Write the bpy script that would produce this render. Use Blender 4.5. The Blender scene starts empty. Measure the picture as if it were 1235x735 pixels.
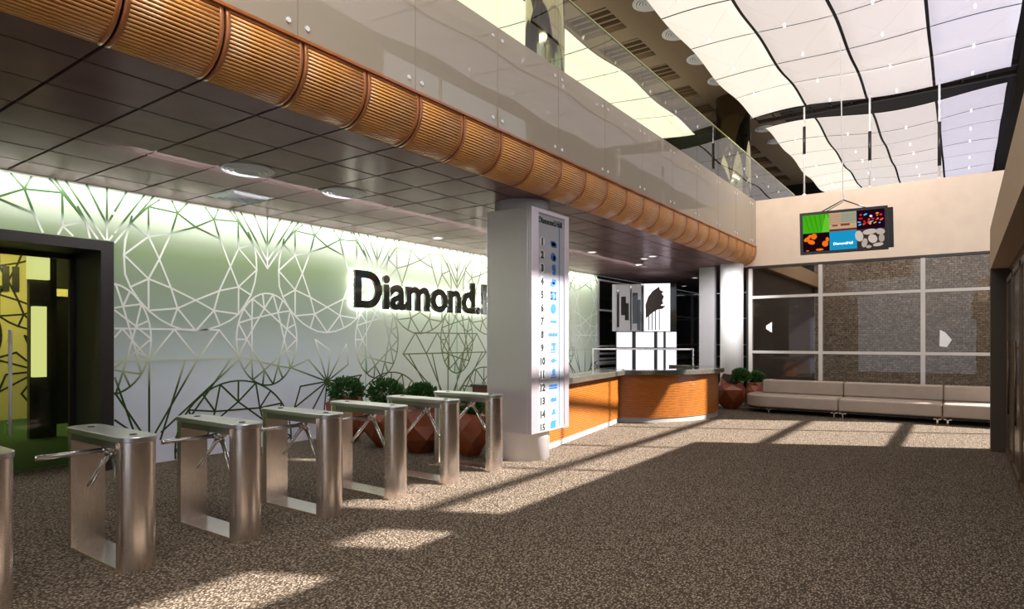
import bpy, bmesh, math, random
from mathutils import Vector, Matrix
random.seed(7)
S = bpy.context.scene
COL = S.collection
PI = math.pi

# ------------------------------------------------------------------ camera
cam_d = bpy.data.cameras.new('camera'); cam = bpy.data.objects.new('camera', cam_d); COL.objects.link(cam)
cam.location = (0, 0, 1.7); cam.rotation_euler = (PI/2, 0, math.radians(35.64))
cam_d.sensor_width = 36; cam_d.lens = 758/1235*36; cam_d.shift_y = 43.5/1235
cam_d.clip_start = .05; cam_d.clip_end = 300
S.camera = cam
S.view_settings.view_transform = 'Standard'; S.view_settings.look = 'None'
S.view_settings.gamma = 1; S.view_settings.use_curve_mapping = False; S.view_settings.exposure = 0.85

# measured from the photograph: pixel -> direction, used only to survey real positions
def ray(px, py):
    t = (px-617.5)/758; s = (411-py)/758
    return (-.5827+.8127*t, .8127+.5827*t, s)
def on_wall(px, py, X):            # point (Y,Z) where the sight line meets the wall x = X
    a, b, c = ray(px, py); d = X/a
    return (b*d, 1.7+c*d)

# ------------------------------------------------------------------ materials
def newmat(name):
    m = bpy.data.materials.new(name); m.use_nodes = True
    nt = m.node_tree; nt.nodes.clear()
    out = nt.nodes.new('ShaderNodeOutputMaterial')
    return m, nt, out
def pbr(name, col, rough=.5, metal=0, coat=0, emit=None, es=0, var=0, vscale=6, vstretch=(1,1,1), bump=0, bscale=200, spec=.5, bstretch=(1,1,1)):
    m, nt, out = newmat(name); N = nt.nodes; L = nt.links
    p = N.new('ShaderNodeBsdfPrincipled'); L.new(p.outputs[0], out.inputs[0])
    p.inputs['Base Color'].default_value = (*col, 1); p.inputs['Roughness'].default_value = rough
    p.inputs['Metallic'].default_value = metal; p.inputs['Coat Weight'].default_value = coat
    p.inputs['Specular IOR Level'].default_value = spec
    p.inputs['Coat Roughness'].default_value = .05
    if emit: p.inputs['Emission Color'].default_value = (*emit, 1); p.inputs['Emission Strength'].default_value = es
    tc = N.new('ShaderNodeTexCoord')
    if var:
        mp = N.new('ShaderNodeMapping'); mp.inputs['Scale'].default_value = vstretch; L.new(tc.outputs['Object'], mp.inputs[0])
        n = N.new('ShaderNodeTexNoise'); n.inputs['Scale'].default_value = vscale; n.inputs['Detail'].default_value = 4; L.new(mp.outputs[0], n.inputs[0])
        r = N.new('ShaderNodeValToRGB'); r.color_ramp.elements[0].position = .3; r.color_ramp.elements[1].position = .7
        r.color_ramp.elements[0].color = (*[max(0, c*(1-var)) for c in col], 1); r.color_ramp.elements[1].color = (*[min(1, c*(1+var)) for c in col], 1)
        L.new(n.outputs[0], r.inputs[0]); L.new(r.outputs[0], p.inputs['Base Color'])
    if bump:
        mp = N.new('ShaderNodeMapping'); mp.inputs['Scale'].default_value = bstretch; L.new(tc.outputs['Object'], mp.inputs[0])
        n = N.new('ShaderNodeTexNoise'); n.inputs['Scale'].default_value = bscale; L.new(mp.outputs[0], n.inputs[0])
        b = N.new('ShaderNodeBump'); b.inputs['Strength'].default_value = bump; b.inputs['Distance'].default_value = .01
        L.new(n.outputs[0], b.inputs['Height']); L.new(b.outputs[0], p.inputs['Normal'])
    return m
def emis(name, col, s):
    m, nt, out = newmat(name); e = nt.nodes.new('ShaderNodeEmission'); e.inputs[0].default_value = (*col, 1); e.inputs[1].default_value = s
    nt.links.new(e.outputs[0], out.inputs[0]); return m
def glass(name, tint, refl=1.0, rough=0.0, ior=1.5):
    m, nt, out = newmat(name); N = nt.nodes; L = nt.links
    t = N.new('ShaderNodeBsdfTransparent'); t.inputs[0].default_value = (*tint, 1)
    g = N.new('ShaderNodeBsdfGlossy'); g.inputs['Roughness'].default_value = rough; g.inputs[0].default_value = (refl, refl, refl, 1)
    f = N.new('ShaderNodeFresnel'); f.inputs[0].default_value = ior
    geo = N.new('ShaderNodeNewGeometry'); fr = N.new('ShaderNodeMath'); fr.operation = 'SUBTRACT'; fr.inputs[0].default_value = 1; L.new(geo.outputs['Backfacing'], fr.inputs[1])
    mu = N.new('ShaderNodeMath'); mu.operation = 'MULTIPLY'; L.new(f.outputs[0], mu.inputs[0]); L.new(fr.outputs[0], mu.inputs[1])
    mx = N.new('ShaderNodeMixShader'); L.new(mu.outputs[0], mx.inputs[0]); L.new(t.outputs[0], mx.inputs[1]); L.new(g.outputs[0], mx.inputs[2])
    L.new(mx.outputs[0], out.inputs[0]); return m

M = {}
M['steel'] = pbr('brushed_steel', (.90, .81, .75), .23, 1, var=.10, vscale=60, vstretch=(1,1,.15), bump=.06, bscale=300)
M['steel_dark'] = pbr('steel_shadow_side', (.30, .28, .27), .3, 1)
M['lid'] = pbr('satin_steel_lid', (.62, .60, .60), .3, 1, bump=.05, bscale=260)
M['chrome'] = pbr('chrome', (.75, .72, .70), .12, 1)
M['sign_steel'] = pbr('sign_steel', (.66, .59, .64), .38, .85, bump=.04, bscale=200, var=.06, vscale=80)
M['white_paint'] = pbr('white_paint', (.86, .86, .86), .35)
M['column_paint'] = pbr('column_paint', (.74, .72, .74), .22, .0, coat=.5)
M['black'] = pbr('black_satin', (.012, .012, .012), .35)
M['black_gloss'] = pbr('black_gloss', (.01, .012, .008), .08, coat=1)
M['black_roof'] = pbr('black_roof', (.012, .011, .010), .9)
M['beige'] = pbr('beige_plaster', (.78, .64, .52), .85, var=.04, vscale=3, bump=.15, bscale=120)
M['tan'] = pbr('tan_plaster', (.36, .25, .16), .7, var=.06, vscale=20)
M['brown_roof'] = pbr('brown_roof', (.20, .145, .09), .9, var=.3, vscale=60, bump=.3, bscale=90)
M['slot'] = pbr('dark_slot', (.03, .02, .012), .8)
M['slotbar'] = pbr('slot_bar', (.15, .095, .05), .6)
M['soffit'] = pbr('glossy_laminate', (.135, .078, .080), .26, var=.10, vscale=2.2, spec=.32)
M['joint'] = pbr('joint_brown', (.035, .012, .007), .5)
M['wood'] = pbr('red_brown_wood', (.86, .37, .105), .34, var=.32, vscale=1.3, vstretch=(1,1,2), coat=.35)
M['wood_frame'] = pbr('wood_frame', (.45, .15, .045), .32, var=.2, vscale=5, coat=.35)
M['wood_back'] = pbr('wood_recess', (.05, .016, .006), .7)
M['counter_wood'] = pbr('orange_wood', (.31, .100, .015), .3, var=.22, vscale=9, vstretch=(1,1,6), coat=.3)
M['counter_back'] = pbr('counter_groove', (.16, .05, .012), .6)
M['granite'] = pbr('grey_granite', (.06, .055, .042), .14, var=.6, vscale=70, coat=.4)
M['plinth'] = pbr('pale_plinth', (.28, .27, .26), .5)
M['dark_granite'] = pbr('dark_granite', (.038, .023, .012), .6, var=.95, vscale=90, bump=.1)
M['bronze'] = pbr('bronze_door', (.035, .024, .015), .22, var=.3, vscale=3)
M['bronze_trim'] = pbr('bronze_trim', (.12, .07, .035), .35, .6)
M['leather'] = pbr('taupe_leather', (.33, .265, .215), .42, bump=.12, bscale=140, var=.05, vscale=4)
M['leather_dark'] = pbr('sofa_underside', (.02, .018, .016), .8)
M['mullion'] = pbr('white_mullion', (.62, .58, .55), .4)
M['stone'] = None
M['terracotta'] = pbr('orange_ceramic', (.19, .042, .012), .42, var=.2, vscale=4)
M['soil'] = pbr('soil', (.02, .012, .008), .95)
M['leaf'] = pbr('leaf', (.03, .105, .015), .5, var=.5, vscale=25)
M['dark_green_wall'] = pbr('olive_wall', (.05, .06, .03), .6)
M['olive_col'] = pbr('smoked_mirror_column', (.42, .38, .26), .10, 1)
M['portal'] = pbr('black_portal', (.016, .012, .010), .5, var=.5, vscale=90, bump=.1)
M['cream'] = pbr('cream_wall', (.66, .56, .32), .7)
M['green_carpet'] = pbr('green_carpet', (.05, .12, .05), .95, var=.4, vscale=60)
M['cream_lamp'] = emis('cream_lamp', (.95, .88, .62), .55)
M['line_black'] = pbr('print_black', (.01, .012, .006), .5)
M['grey_panel'] = pbr('grey_panel', (.42, .41, .44), .5)
M['dark_frame'] = pbr('dark_frame', (.035, .033, .034), .35)
M['lamp_white'] = emis('lamp_white', (1, .97, .92), 2.2)
M['letter_glow'] = emis('letter_glow', (1, 1, .95), 13.0)
M['cove'] = emis('cove_tube', (.97, 1, .98), 8.0)
M['diffuser'] = pbr('white_diffuser', (.78, .80, .84), .4)
M['diffuser_dark'] = pbr('diffuser_recess', (.05, .05, .05), .6)
M['blue'] = pbr('blue_print', (.01, .12, .40), .6)
M['number_disc'] = pbr('white_disc', (.60, .60, .62), .5)
M['ink'] = pbr('black_ink', (.012, .012, .012), .5)
M['panel_print'] = pbr('directory_panel', (.36, .37, .41), .3, .35)
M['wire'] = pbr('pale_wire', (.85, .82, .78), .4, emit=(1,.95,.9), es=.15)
M['drop'] = emis('drop_lamp', (1, 1, 1), 1.6)
M['clear'] = glass('clear_glass', (.90, .93, .84), 1.0)
M['smoke'] = glass('window_glass', (.80, .78, .76), 1.0, ior=1.6)
M['green_glass'] = glass('green_glass', (.84, .90, .62), .8)
M['edge_glass'] = pbr('glass_edge', (.45, .5, .2), .15, emit=(.7,.75,.25), es=.0)
M['screen_black'] = pbr('screen_bezel', (.008, .008, .008), .25)

# tan satin film on the lower balustrade glass
def satin():
    m, nt, out = newmat('tan_film_glass'); N = nt.nodes; L = nt.links
    d = N.new('ShaderNodeBsdfDiffuse'); d.inputs[0].default_value = (.52, .45, .36, 1)
    tr = N.new('ShaderNodeBsdfTransparent'); tr.inputs[0].default_value = (.8, .78, .7, 1)
    g = N.new('ShaderNodeBsdfGlossy'); g.inputs['Roughness'].default_value = .02; g.inputs[0].default_value = (.95, .9, .84, 1)
    a = N.new('ShaderNodeMixShader'); a.inputs[0].default_value = .18; L.new(d.outputs[0], a.inputs[1]); L.new(tr.outputs[0], a.inputs[2])
    b = N.new('ShaderNodeMixShader'); b.inputs[0].default_value = .10; L.new(a.outputs[0], b.inputs[1]); L.new(g.outputs[0], b.inputs[2])
    L.new(b.outputs[0], out.inputs[0]); return m
M['satin'] = satin()
def laminate():
    m, nt, out = newmat('mauve_brown_laminate'); N = nt.nodes; L = nt.links
    tc = N.new('ShaderNodeTexCoord'); n = N.new('ShaderNodeTexNoise'); n.inputs['Scale'].default_value = 2.2; L.new(tc.outputs['Object'], n.inputs[0])
    r = N.new('ShaderNodeValToRGB'); r.color_ramp.elements[0].position = .3; r.color_ramp.elements[1].position = .7
    r.color_ramp.elements[0].color = (.185, .118, .118, 1); r.color_ramp.elements[1].color = (.22, .145, .145, 1); L.new(n.outputs[0], r.inputs[0])
    d = N.new('ShaderNodeBsdfDiffuse'); L.new(r.outputs[0], d.inputs[0])
    g = N.new('ShaderNodeBsdfGlossy'); g.inputs['Roughness'].default_value = .22; g.inputs[0].default_value = (1, .86, .90, 1)
    lw = N.new('ShaderNodeLayerWeight'); lw.inputs[0].default_value = .5
    mr = N.new('ShaderNodeMapRange'); mr.inputs['From Min'].default_value = .3; mr.inputs['From Max'].default_value = 1; mr.inputs['To Min'].default_value = .03; mr.inputs['To Max'].default_value = .17
    L.new(lw.outputs['Facing'], mr.inputs['Value'])
    mx = N.new('ShaderNodeMixShader'); L.new(mr.outputs[0], mx.inputs[0]); L.new(d.outputs[0], mx.inputs[1]); L.new(g.outputs[0], mx.inputs[2]); L.new(mx.outputs[0], out.inputs[0]); return m
M['soffit'] = laminate()

# translucent luminous ceiling sail
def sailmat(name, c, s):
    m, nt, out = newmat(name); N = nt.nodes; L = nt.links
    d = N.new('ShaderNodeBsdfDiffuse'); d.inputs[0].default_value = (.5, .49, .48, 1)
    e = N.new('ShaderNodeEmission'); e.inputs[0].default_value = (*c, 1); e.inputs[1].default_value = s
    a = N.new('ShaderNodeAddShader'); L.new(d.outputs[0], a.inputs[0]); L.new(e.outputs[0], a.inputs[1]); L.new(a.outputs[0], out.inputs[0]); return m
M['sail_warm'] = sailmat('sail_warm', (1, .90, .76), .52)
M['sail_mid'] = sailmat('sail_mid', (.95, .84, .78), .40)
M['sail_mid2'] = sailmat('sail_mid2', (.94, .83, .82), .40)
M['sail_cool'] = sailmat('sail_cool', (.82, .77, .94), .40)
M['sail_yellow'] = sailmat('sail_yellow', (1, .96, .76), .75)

# carpet
def carpet():
    m, nt, out = newmat('brown_loop_carpet'); N = nt.nodes; L = nt.links
    p = N.new('ShaderNodeBsdfPrincipled'); L.new(p.outputs[0], out.inputs[0]); p.inputs['Roughness'].default_value = .95; p.inputs['Specular IOR Level'].default_value = .1
    tc = N.new('ShaderNodeTexCoord')
    mp = N.new('ShaderNodeMapping'); mp.inputs['Scale'].default_value = (1, .62, 1); L.new(tc.outputs['Object'], mp.inputs[0])
    n0 = N.new('ShaderNodeTexNoise'); n0.inputs['Scale'].default_value = 30; n0.inputs['Detail'].default_value = 2; L.new(mp.outputs[0], n0.inputs[0])
    ad = N.new('ShaderNodeMixRGB'); ad.blend_type = 'ADD'; ad.inputs[0].default_value = .03; L.new(mp.outputs[0], ad.inputs[1]); L.new(n0.outputs['Color'], ad.inputs[2])
    v = N.new('ShaderNodeTexVoronoi'); v.inputs['Scale'].default_value = 72; L.new(ad.outputs[0], v.inputs[0])
    n = N.new('ShaderNodeTexNoise'); n.inputs['Scale'].default_value = 75; n.inputs['Detail'].default_value = 3; L.new(mp.outputs[0], n.inputs[0])
    mt = N.new('ShaderNodeMath'); mt.operation = 'MULTIPLY_ADD'; L.new(v.outputs['Distance'], mt.inputs[0]); mt.inputs[1].default_value = -.9; L.new(n.outputs[0], mt.inputs[2])
    r = N.new('ShaderNodeValToRGB'); e = r.color_ramp.elements
    e[0].position = .0; e[0].color = (.050, .036, .025, 1); e[1].position = .52; e[1].color = (.45, .38, .305, 1)
    x = e.new(.26); x.color = (.225, .179, .132, 1)
    L.new(mt.outputs[0], r.inputs[0])
    # carpet tile seams, running both ways
    sx = N.new('ShaderNodeSeparateXYZ'); L.new(tc.outputs['Object'], sx.inputs[0])
    prev = r.outputs[0]
    for ax in (0, 1):
        a = N.new('ShaderNodeMath'); a.operation = 'PINGPONG'; a.inputs[1].default_value = .25; L.new(sx.outputs[ax], a.inputs[0])
        c = N.new('ShaderNodeMath'); c.operation = 'LESS_THAN'; c.inputs[1].default_value = .006; L.new(a.outputs[0], c.inputs[0])
        k = N.new('ShaderNodeMath'); k.operation = 'MULTIPLY'; k.inputs[1].default_value = .4; L.new(c.outputs[0], k.inputs[0])
        mx = N.new('ShaderNodeMixRGB'); L.new(k.outputs[0], mx.inputs[0]); L.new(prev, mx.inputs[1]); mx.inputs[2].default_value = (.06, .045, .03, 1); prev = mx.outputs[0]
    L.new(prev, p.inputs['Base Color'])
    b = N.new('ShaderNodeBump'); b.inputs['Strength'].default_value = .9; b.inputs['Distance'].default_value = .012
    L.new(mt.outputs[0], b.inputs['Height']); L.new(b.outputs[0], p.inputs['Normal'])
    return m
M['carpet'] = carpet()

def stone():
    m, nt, out = newmat('grey_stone_courses'); N = nt.nodes; L = nt.links
    p = N.new('ShaderNodeBsdfPrincipled'); L.new(p.outputs[0], out.inputs[0]); p.inputs['Roughness'].default_value = .9
    tc = N.new('ShaderNodeTexCoord'); mp = N.new('ShaderNodeMapping'); mp.inputs['Rotation'].default_value = (PI/2, 0, 0); L.new(tc.outputs['Object'], mp.inputs[0])
    br = N.new('ShaderNodeTexBrick'); br.inputs['Scale'].default_value = 3.2; br.inputs['Mortar Size'].default_value = .018
    br.inputs['Color1'].default_value = (.19, .155, .125, 1); br.inputs['Color2'].default_value = (.31, .265, .22, 1); br.inputs['Mortar'].default_value = (.08, .07, .06, 1)
    L.new(mp.outputs[0], br.inputs[0])
    n = N.new('ShaderNodeTexNoise'); n.inputs['Scale'].default_value = 14; n.inputs['Detail'].default_value = 8; n.inputs['Roughness'].default_value = .75; L.new(tc.outputs['Object'], n.inputs[0])
    r = N.new('ShaderNodeValToRGB'); r.color_ramp.elements[0].position = .35; r.color_ramp.elements[0].color = (.35, .35, .35, 1); r.color_ramp.elements[1].position = .65; r.color_ramp.elements[1].color = (1.6, 1.6, 1.6, 1); L.new(n.outputs[0], r.inputs[0])
    mx = N.new('ShaderNodeMixRGB'); mx.blend_type = 'MULTIPLY'; mx.inputs[0].default_value = 1; L.new(br.outputs[0], mx.inputs[1]); L.new(r.outputs[0], mx.inputs[2]); L.new(mx.outputs[0], p.inputs[0])
    b = N.new('ShaderNodeBump'); b.inputs['Strength'].default_value = .6; L.new(n.outputs[0], b.inputs['Height']); L.new(b.outputs[0], p.inputs['Normal'])
    return m
M['stone'] = stone()

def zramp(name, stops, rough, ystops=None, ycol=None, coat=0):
    """surface whose colour changes with height (and optionally along the wall)"""
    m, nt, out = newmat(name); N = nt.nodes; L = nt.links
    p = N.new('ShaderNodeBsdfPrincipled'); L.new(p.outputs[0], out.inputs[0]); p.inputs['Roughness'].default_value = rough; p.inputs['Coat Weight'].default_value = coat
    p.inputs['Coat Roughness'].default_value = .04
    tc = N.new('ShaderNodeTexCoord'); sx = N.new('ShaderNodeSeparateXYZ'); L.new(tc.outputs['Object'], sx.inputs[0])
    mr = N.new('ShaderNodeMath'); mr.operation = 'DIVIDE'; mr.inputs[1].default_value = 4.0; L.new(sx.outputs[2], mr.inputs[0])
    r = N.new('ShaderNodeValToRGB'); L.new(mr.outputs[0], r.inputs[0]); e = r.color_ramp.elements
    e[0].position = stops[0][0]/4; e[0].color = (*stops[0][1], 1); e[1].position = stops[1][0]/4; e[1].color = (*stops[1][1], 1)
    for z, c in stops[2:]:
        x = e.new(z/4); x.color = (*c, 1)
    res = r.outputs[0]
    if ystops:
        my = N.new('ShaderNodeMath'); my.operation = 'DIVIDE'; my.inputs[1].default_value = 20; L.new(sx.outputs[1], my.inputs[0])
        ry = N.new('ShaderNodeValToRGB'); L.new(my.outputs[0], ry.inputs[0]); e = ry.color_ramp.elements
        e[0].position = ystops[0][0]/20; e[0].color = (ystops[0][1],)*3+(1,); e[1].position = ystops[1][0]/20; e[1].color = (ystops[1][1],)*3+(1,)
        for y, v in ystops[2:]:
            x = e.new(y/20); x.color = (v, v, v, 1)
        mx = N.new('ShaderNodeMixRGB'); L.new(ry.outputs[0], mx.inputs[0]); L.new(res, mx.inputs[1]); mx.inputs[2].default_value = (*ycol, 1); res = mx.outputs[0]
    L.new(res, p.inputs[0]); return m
M['art'] = zramp('printed_glass_wall', [(.0, (.82, .84, .98)), (1.1, (.74, .82, .88)), (2.0, (.40, .50, .40)), (2.9, (.27, .37, .17)), (3.6, (.50, .55, .45))], .35,  # base whitened at the top to paint in the cove glow
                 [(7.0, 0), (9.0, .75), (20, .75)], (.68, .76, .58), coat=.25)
M['art_line'] = zramp('printed_lines', [(.0, (.010, .030, .006)), (1.05, (.03, .07, .012)), (1.35, (.50, .58, .36)), (1.7, (.95, .97, .92)), (3.05, (.90, .94, .84)), (3.3, (.025, .075, .010))], .4,
                      [(7.9, 0), (9.0, .9), (15.0, .9), (16.0, .1)], (.10, .15, .035))

# ------------------------------------------------------------------ mesh builder
class MB:
    def __init__(s): s.v = []; s.f = []; s.m = []; s.s = []
    def face(s, idx, m=0, sm=False): s.f.append(tuple(idx)); s.m.append(m); s.s.append(sm)
    def hexa(s, P, m=0):
        b = len(s.v); s.v += [tuple(p) for p in P]
        for q in ((0,3,2,1),(4,5,6,7),(0,1,5,4),(1,2,6,5),(2,3,7,6),(3,0,4,7)): s.face([b+i for i in q], m)
    def box(s, x0, x1, y0, y1, z0, z1, m=0):
        if x0 > x1: x0, x1 = x1, x0
        if y0 > y1: y0, y1 = y1, y0
        if z0 > z1: z0, z1 = z1, z0
        s.hexa([(x0,y0,z0),(x1,y0,z0),(x1,y1,z0),(x0,y1,z0),(x0,y0,z1),(x1,y0,z1),(x1,y1,z1),(x0,y1,z1)], m)
    def tube(s, pts, r, n=12, m=0, caps=True, r2=None):
        pts = [Vector(p) for p in pts]; k = len(pts); rings = []
        up = None
        for i, p in enumerate(pts):
            t = (pts[min(i+1,k-1)]-pts[max(i-1,0)]).normalized()
            if up is None: up = Vector((0,0,1)) if abs(t.z) < .9 else Vector((1,0,0))
            a = t.cross(up).normalized(); b = t.cross(a).normalized(); up = -b if False else up
            rr = r if r2 is None else r+(r2-r)*i/(k-1)
            base = len(s.v); rings.append(base)
            for j in range(n):
                q = p+a*math.cos(2*PI*j/n)*rr+b*math.sin(2*PI*j/n)*rr; s.v.append(tuple(q))
        for i in range(k-1):
            for j in range(n):
                s.face((rings[i]+j, rings[i]+(j+1)%n, rings[i+1]+(j+1)%n, rings[i+1]+j), m, True)
        if caps:
            s.face([rings[0]+j for j in range(n)][::-1], m); s.face([rings[-1]+j for j in range(n)], m)
    def cyl(s, x, y, z0, z1, r, n=48, m=0, r2=None): s.tube([(x,y,z0),(x,y,z1)], r, n, m, True, r2)
    def lathe(s, prof, c=(0,0,0), n=32, m=0):
        base = len(s.v); k = len(prof)
        for j in range(n):
            a = 2*PI*j/n
            for r, z in prof: s.v.append((c[0]+r*math.cos(a), c[1]+r*math.sin(a), c[2]+z))
        for j in range(n):
            for i in range(k-1):
                s.face((base+j*k+i, base+((j+1)%n)*k+i, base+((j+1)%n)*k+i+1, base+j*k+i+1), m, True)
    def prism(s, poly, z0, z1, m=0, smooth_side=False):
        n = len(poly); b = len(s.v)
        s.v += [(x,y,z0) for x,y in poly]+[(x,y,z1) for x,y in poly]
        s.face(list(range(b, b+n))[::-1], m); s.face(list(range(b+n, b+2*n)), m)
        for i in range(n): s.face((b+i, b+(i+1)%n, b+n+(i+1)%n, b+n+i), m, smooth_side)
    def sweep(s, A, B, z0, z1, m=0):
        """closed band between two matching plan polylines"""
        k = len(A); b = len(s.v)
        for (p, q) in zip(A, B): s.v += [(p[0],p[1],z0),(q[0],q[1],z0),(q[0],q[1],z1),(p[0],p[1],z1)]
        for i in range(k-1):
            a = b+4*i; c = a+4
            for j in range(4): s.face((a+j, a+(j+1)%4, c+(j+1)%4, c+j), m)
        s.face((b,b+3,b+2,b+1), m); e = b+4*(k-1); s.face((e,e+1,e+2,e+3), m)
    def build(s, name, mats, parent=None, bevel=0, seg=2, kind=None, loc=None):
        me = bpy.data.meshes.new(name); me.from_pydata(s.v, [], s.f)
        if not isinstance(mats, (list, tuple)): mats = [mats]
        for mt in mats: me.materials.append(mt)
        me.polygons.foreach_set('material_index', s.m); me.polygons.foreach_set('use_smooth', s.s)
        bm = bmesh.new(); bm.from_mesh(me); bmesh.ops.recalc_face_normals(bm, faces=bm.faces); bm.to_mesh(me); bm.free()
        me.update()
        o = bpy.data.objects.new(name, me); COL.objects.link(o)
        if parent: o.parent = parent
        if loc: o.location = loc
        if bevel:
            md = o.modifiers.new('bevel', 'BEVEL'); md.width = bevel; md.segments = seg; md.limit_method = 'ANGLE'; md.angle_limit = math.radians(40)
        if kind: o['kind'] = kind
        return o
def empty(name, loc=(0,0,0), rz=0, label=None, cat=None, group=None):
    o = bpy.data.objects.new(name, None); COL.objects.link(o); o.location = loc; o.rotation_euler = (0,0,rz); o.empty_display_size = .2
    if label: tag(o, label, cat, group)
    return o
def tag(o, label, cat, group=None):
    o['label'] = label; o['category'] = cat
    if group: o['group'] = group
    return o
def dup(o, parent=None, loc=None, rz=None):
    c = o.copy(); COL.objects.link(c)
    if parent: c.parent = parent
    if loc is not None: c.location = loc
    if rz is not None: c.rotation_euler = (0,0,rz)
    for ch in [x for x in bpy.data.objects if x.parent == o]: dup(ch, c)
    return c
def text_mesh(name, body, size, mat, parent=None, extrude=.01, bold=0, loc=(0,0,0), rot=(PI/2,0,PI/2), width=None, align='LEFT', sx=1, spacing=1.0):
    cu = bpy.data.curves.new(name, 'FONT'); cu.body = body; cu.size = size; cu.extrude = extrude; cu.offset = bold; cu.align_x = align; cu.space_character = spacing
    t = bpy.data.objects.new(name, cu); COL.objects.link(t); bpy.context.view_layer.update()
    me = bpy.data.meshes.new_from_object(t.evaluated_get(bpy.context.evaluated_depsgraph_get()))
    bpy.data.objects.remove(t); bpy.data.curves.remove(cu)
    xs = [v.co.x for v in me.vertices]; w = max(xs)-min(xs)
    k = (width/w) if width else sx
    x0 = min(xs)
    for v in me.vertices: v.co.x = ((v.co.x-x0) if width else v.co.x)*k
    me.name = name; me.materials.clear(); me.materials.append(mat)
    o = bpy.data.objects.new(name, me); COL.objects.link(o); o.location = loc; o.rotation_euler = rot
    if parent: o.parent = parent
    return o

WX = -9.1      # printed wall
SZ = 3.7       # soffit height
FY = 17.2      # far glazed wall
EX = -4.75     # balcony edge
PT = .68       # tile pitch

# ------------------------------------------------------------------ setting
b = MB(); b.box(-9.95, 6, -5, 31, -.3, 0); b.build('floor', M['carpet'], kind='structure')
# printed wall
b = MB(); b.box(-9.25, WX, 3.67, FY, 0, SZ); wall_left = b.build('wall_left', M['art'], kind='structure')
# its line drawing
segs = []
def C(pts, off, sc): return [on_wall(off[0]+x/sc, off[1]+y/sc, WX) for x, y in pts]
o1 = (130, 230); s1 = 3.87
K = dict(C1=(105,150),P1=(190,215),P2=(240,320),P3=(190,412),P4=(295,455),P5=(190,560),P6=(325,550),P7=(410,512),P8=(495,560),P9=(520,468),P10=(610,450),P11=(572,355),P12=(610,270),P13=(523,225),P14=(410,170),P15=(295,200),P16=(325,105),P17=(190,75),P18=(495,135),P19=(608,145),
 a=(75,300),bb=(105,450),c=(295,630),d=(410,655),e=(523,630),f=(610,577),g=(695,370),h=(668,488),i=(680,250),j=(300,50),k=(370,60),l=(455,80),m=(515,90),n=(570,95),q=(240,45))
K = {k: on_wall(o1[0]+v[0]/s1, o1[1]+v[1]/s1, WX) for k, v in K.items()}
EDG = 'C1-P1 a-P1 P1-P2 P1-P15 P15-P2 P2-P3 P3-a P3-bb P3-P5 P3-P4 P2-P4 P4-P6 P4-P7 P5-P6 P6-P7 P6-c P6-d P7-P8 P7-P9 P8-d P8-e P8-f P8-P9 P9-P10 P9-P11 P10-P11 P10-g P10-h P10-f P11-P13 P11-P12 P12-g P12-i P12-P19 P13-P14 P13-P18 P18-P14 P14-P15 P14-P16 P16-P15 P16-P17 P17-P1 P17-C1 P17-q P16-j P16-k P18-P19 P18-l P18-m P19-n P19-i'.split()
CIRC = C([(112,120),(100,170),(82,230),(75,300),(80,390),(105,450),(145,512),(195,565),(245,603),(295,630),(350,650),(410,655),(468,648),(523,630),(570,607),(610,577),(640,535),(668,488),(686,430),(695,370),(692,310),(680,250),(655,195)], o1, s1)
def add(p, q, dy=0): segs.append(((p[0]+dy, p[1]), (q[0]+dy, q[1])))
for k in range(-1, 6):
    dy = 2.335*k
    for e in EDG:
        p, q = e.split('-'); add(K[p], K[q], dy)
    for p, q in zip(CIRC, CIRC[1:]): add(p, q, dy)
def gem(cy, cz, a, bz, n, inner=.66, star=2, ph=0):
    O = [(cy+a*math.cos(2*PI*i/48), cz+bz*math.sin(2*PI*i/48)) for i in range(49)]
    for p, q in zip(O, O[1:]): add(p, q)
    R = lambda i, f, o=0: (cy+a*f*math.cos(2*PI*(i+o)/n+ph), cz+bz*f*math.sin(2*PI*(i+o)/n+ph))
    for i in range(n):
        add(R(i, inner), R(i, 1, .5)); add(R(i, inner), R(i, 1, -.5)); add(R(i, inner), R(i, 1))
        add(R(i, inner), R(i+star, inner))
for k in range(-1, 6): gem(5.94+2.335*k, 1.72, .54, .74, 9, .68, 2, .35)
for c in (5.42, 8.62, 11.55, 14.6, 17.3): gem(c, .12, .95, .96, 10, .66, 2, .3)
def diamond(c):
    t, g, bt = 1.86, 1.43, .42
    X = [-1.35, -.68, 0, .68, 1.35]; T = [-1.0, -.34, .34, 1.0]
    for i in range(4): add((c+X[i], g), (c+T[i], t)); add((c+T[i], t), (c+X[i+1], g))
    add((c-1.0, t), (c+1.0, t)); add((c-1.35, g), (c+1.35, g))
    for x in X: add((c+x, g), (c+.12*x, bt))
    for x in (-1.2, -.5, .5, 1.2): add((c+x, g), (c+.3*x, bt-.1))
for c in (4.12, 10.3, 16.4): diamond(c)
for c in (7.1, 13.3):
    for i in range(14):
        a = 2*PI*i/14+.1; r = .55 if i % 2 else .78
        add((c, .98), (c+r*math.cos(a), .98+r*math.sin(a)))
    for i in range(14):
        a = 2*PI*i/14+.1; a2 = a+2*PI/14
        if i % 2: add((c+.55*math.cos(a), .98+.55*math.sin(a)), (c+.78*math.cos(a2), .98+.78*math.sin(a2)))
for k in range(-1, 6):
    c = 5.93+2.335*k
    for w, z in ((.50, 2.98), (.62, 2.86)):
        add((c-w, 3.75), (c, z)); add((c, z), (c+w, 3.75))
    add((c, 2.9), (c, 3.7)); add((c-.25, 3.72), (c, 3.22)); add((c+.25, 3.72), (c, 3.22))
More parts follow.
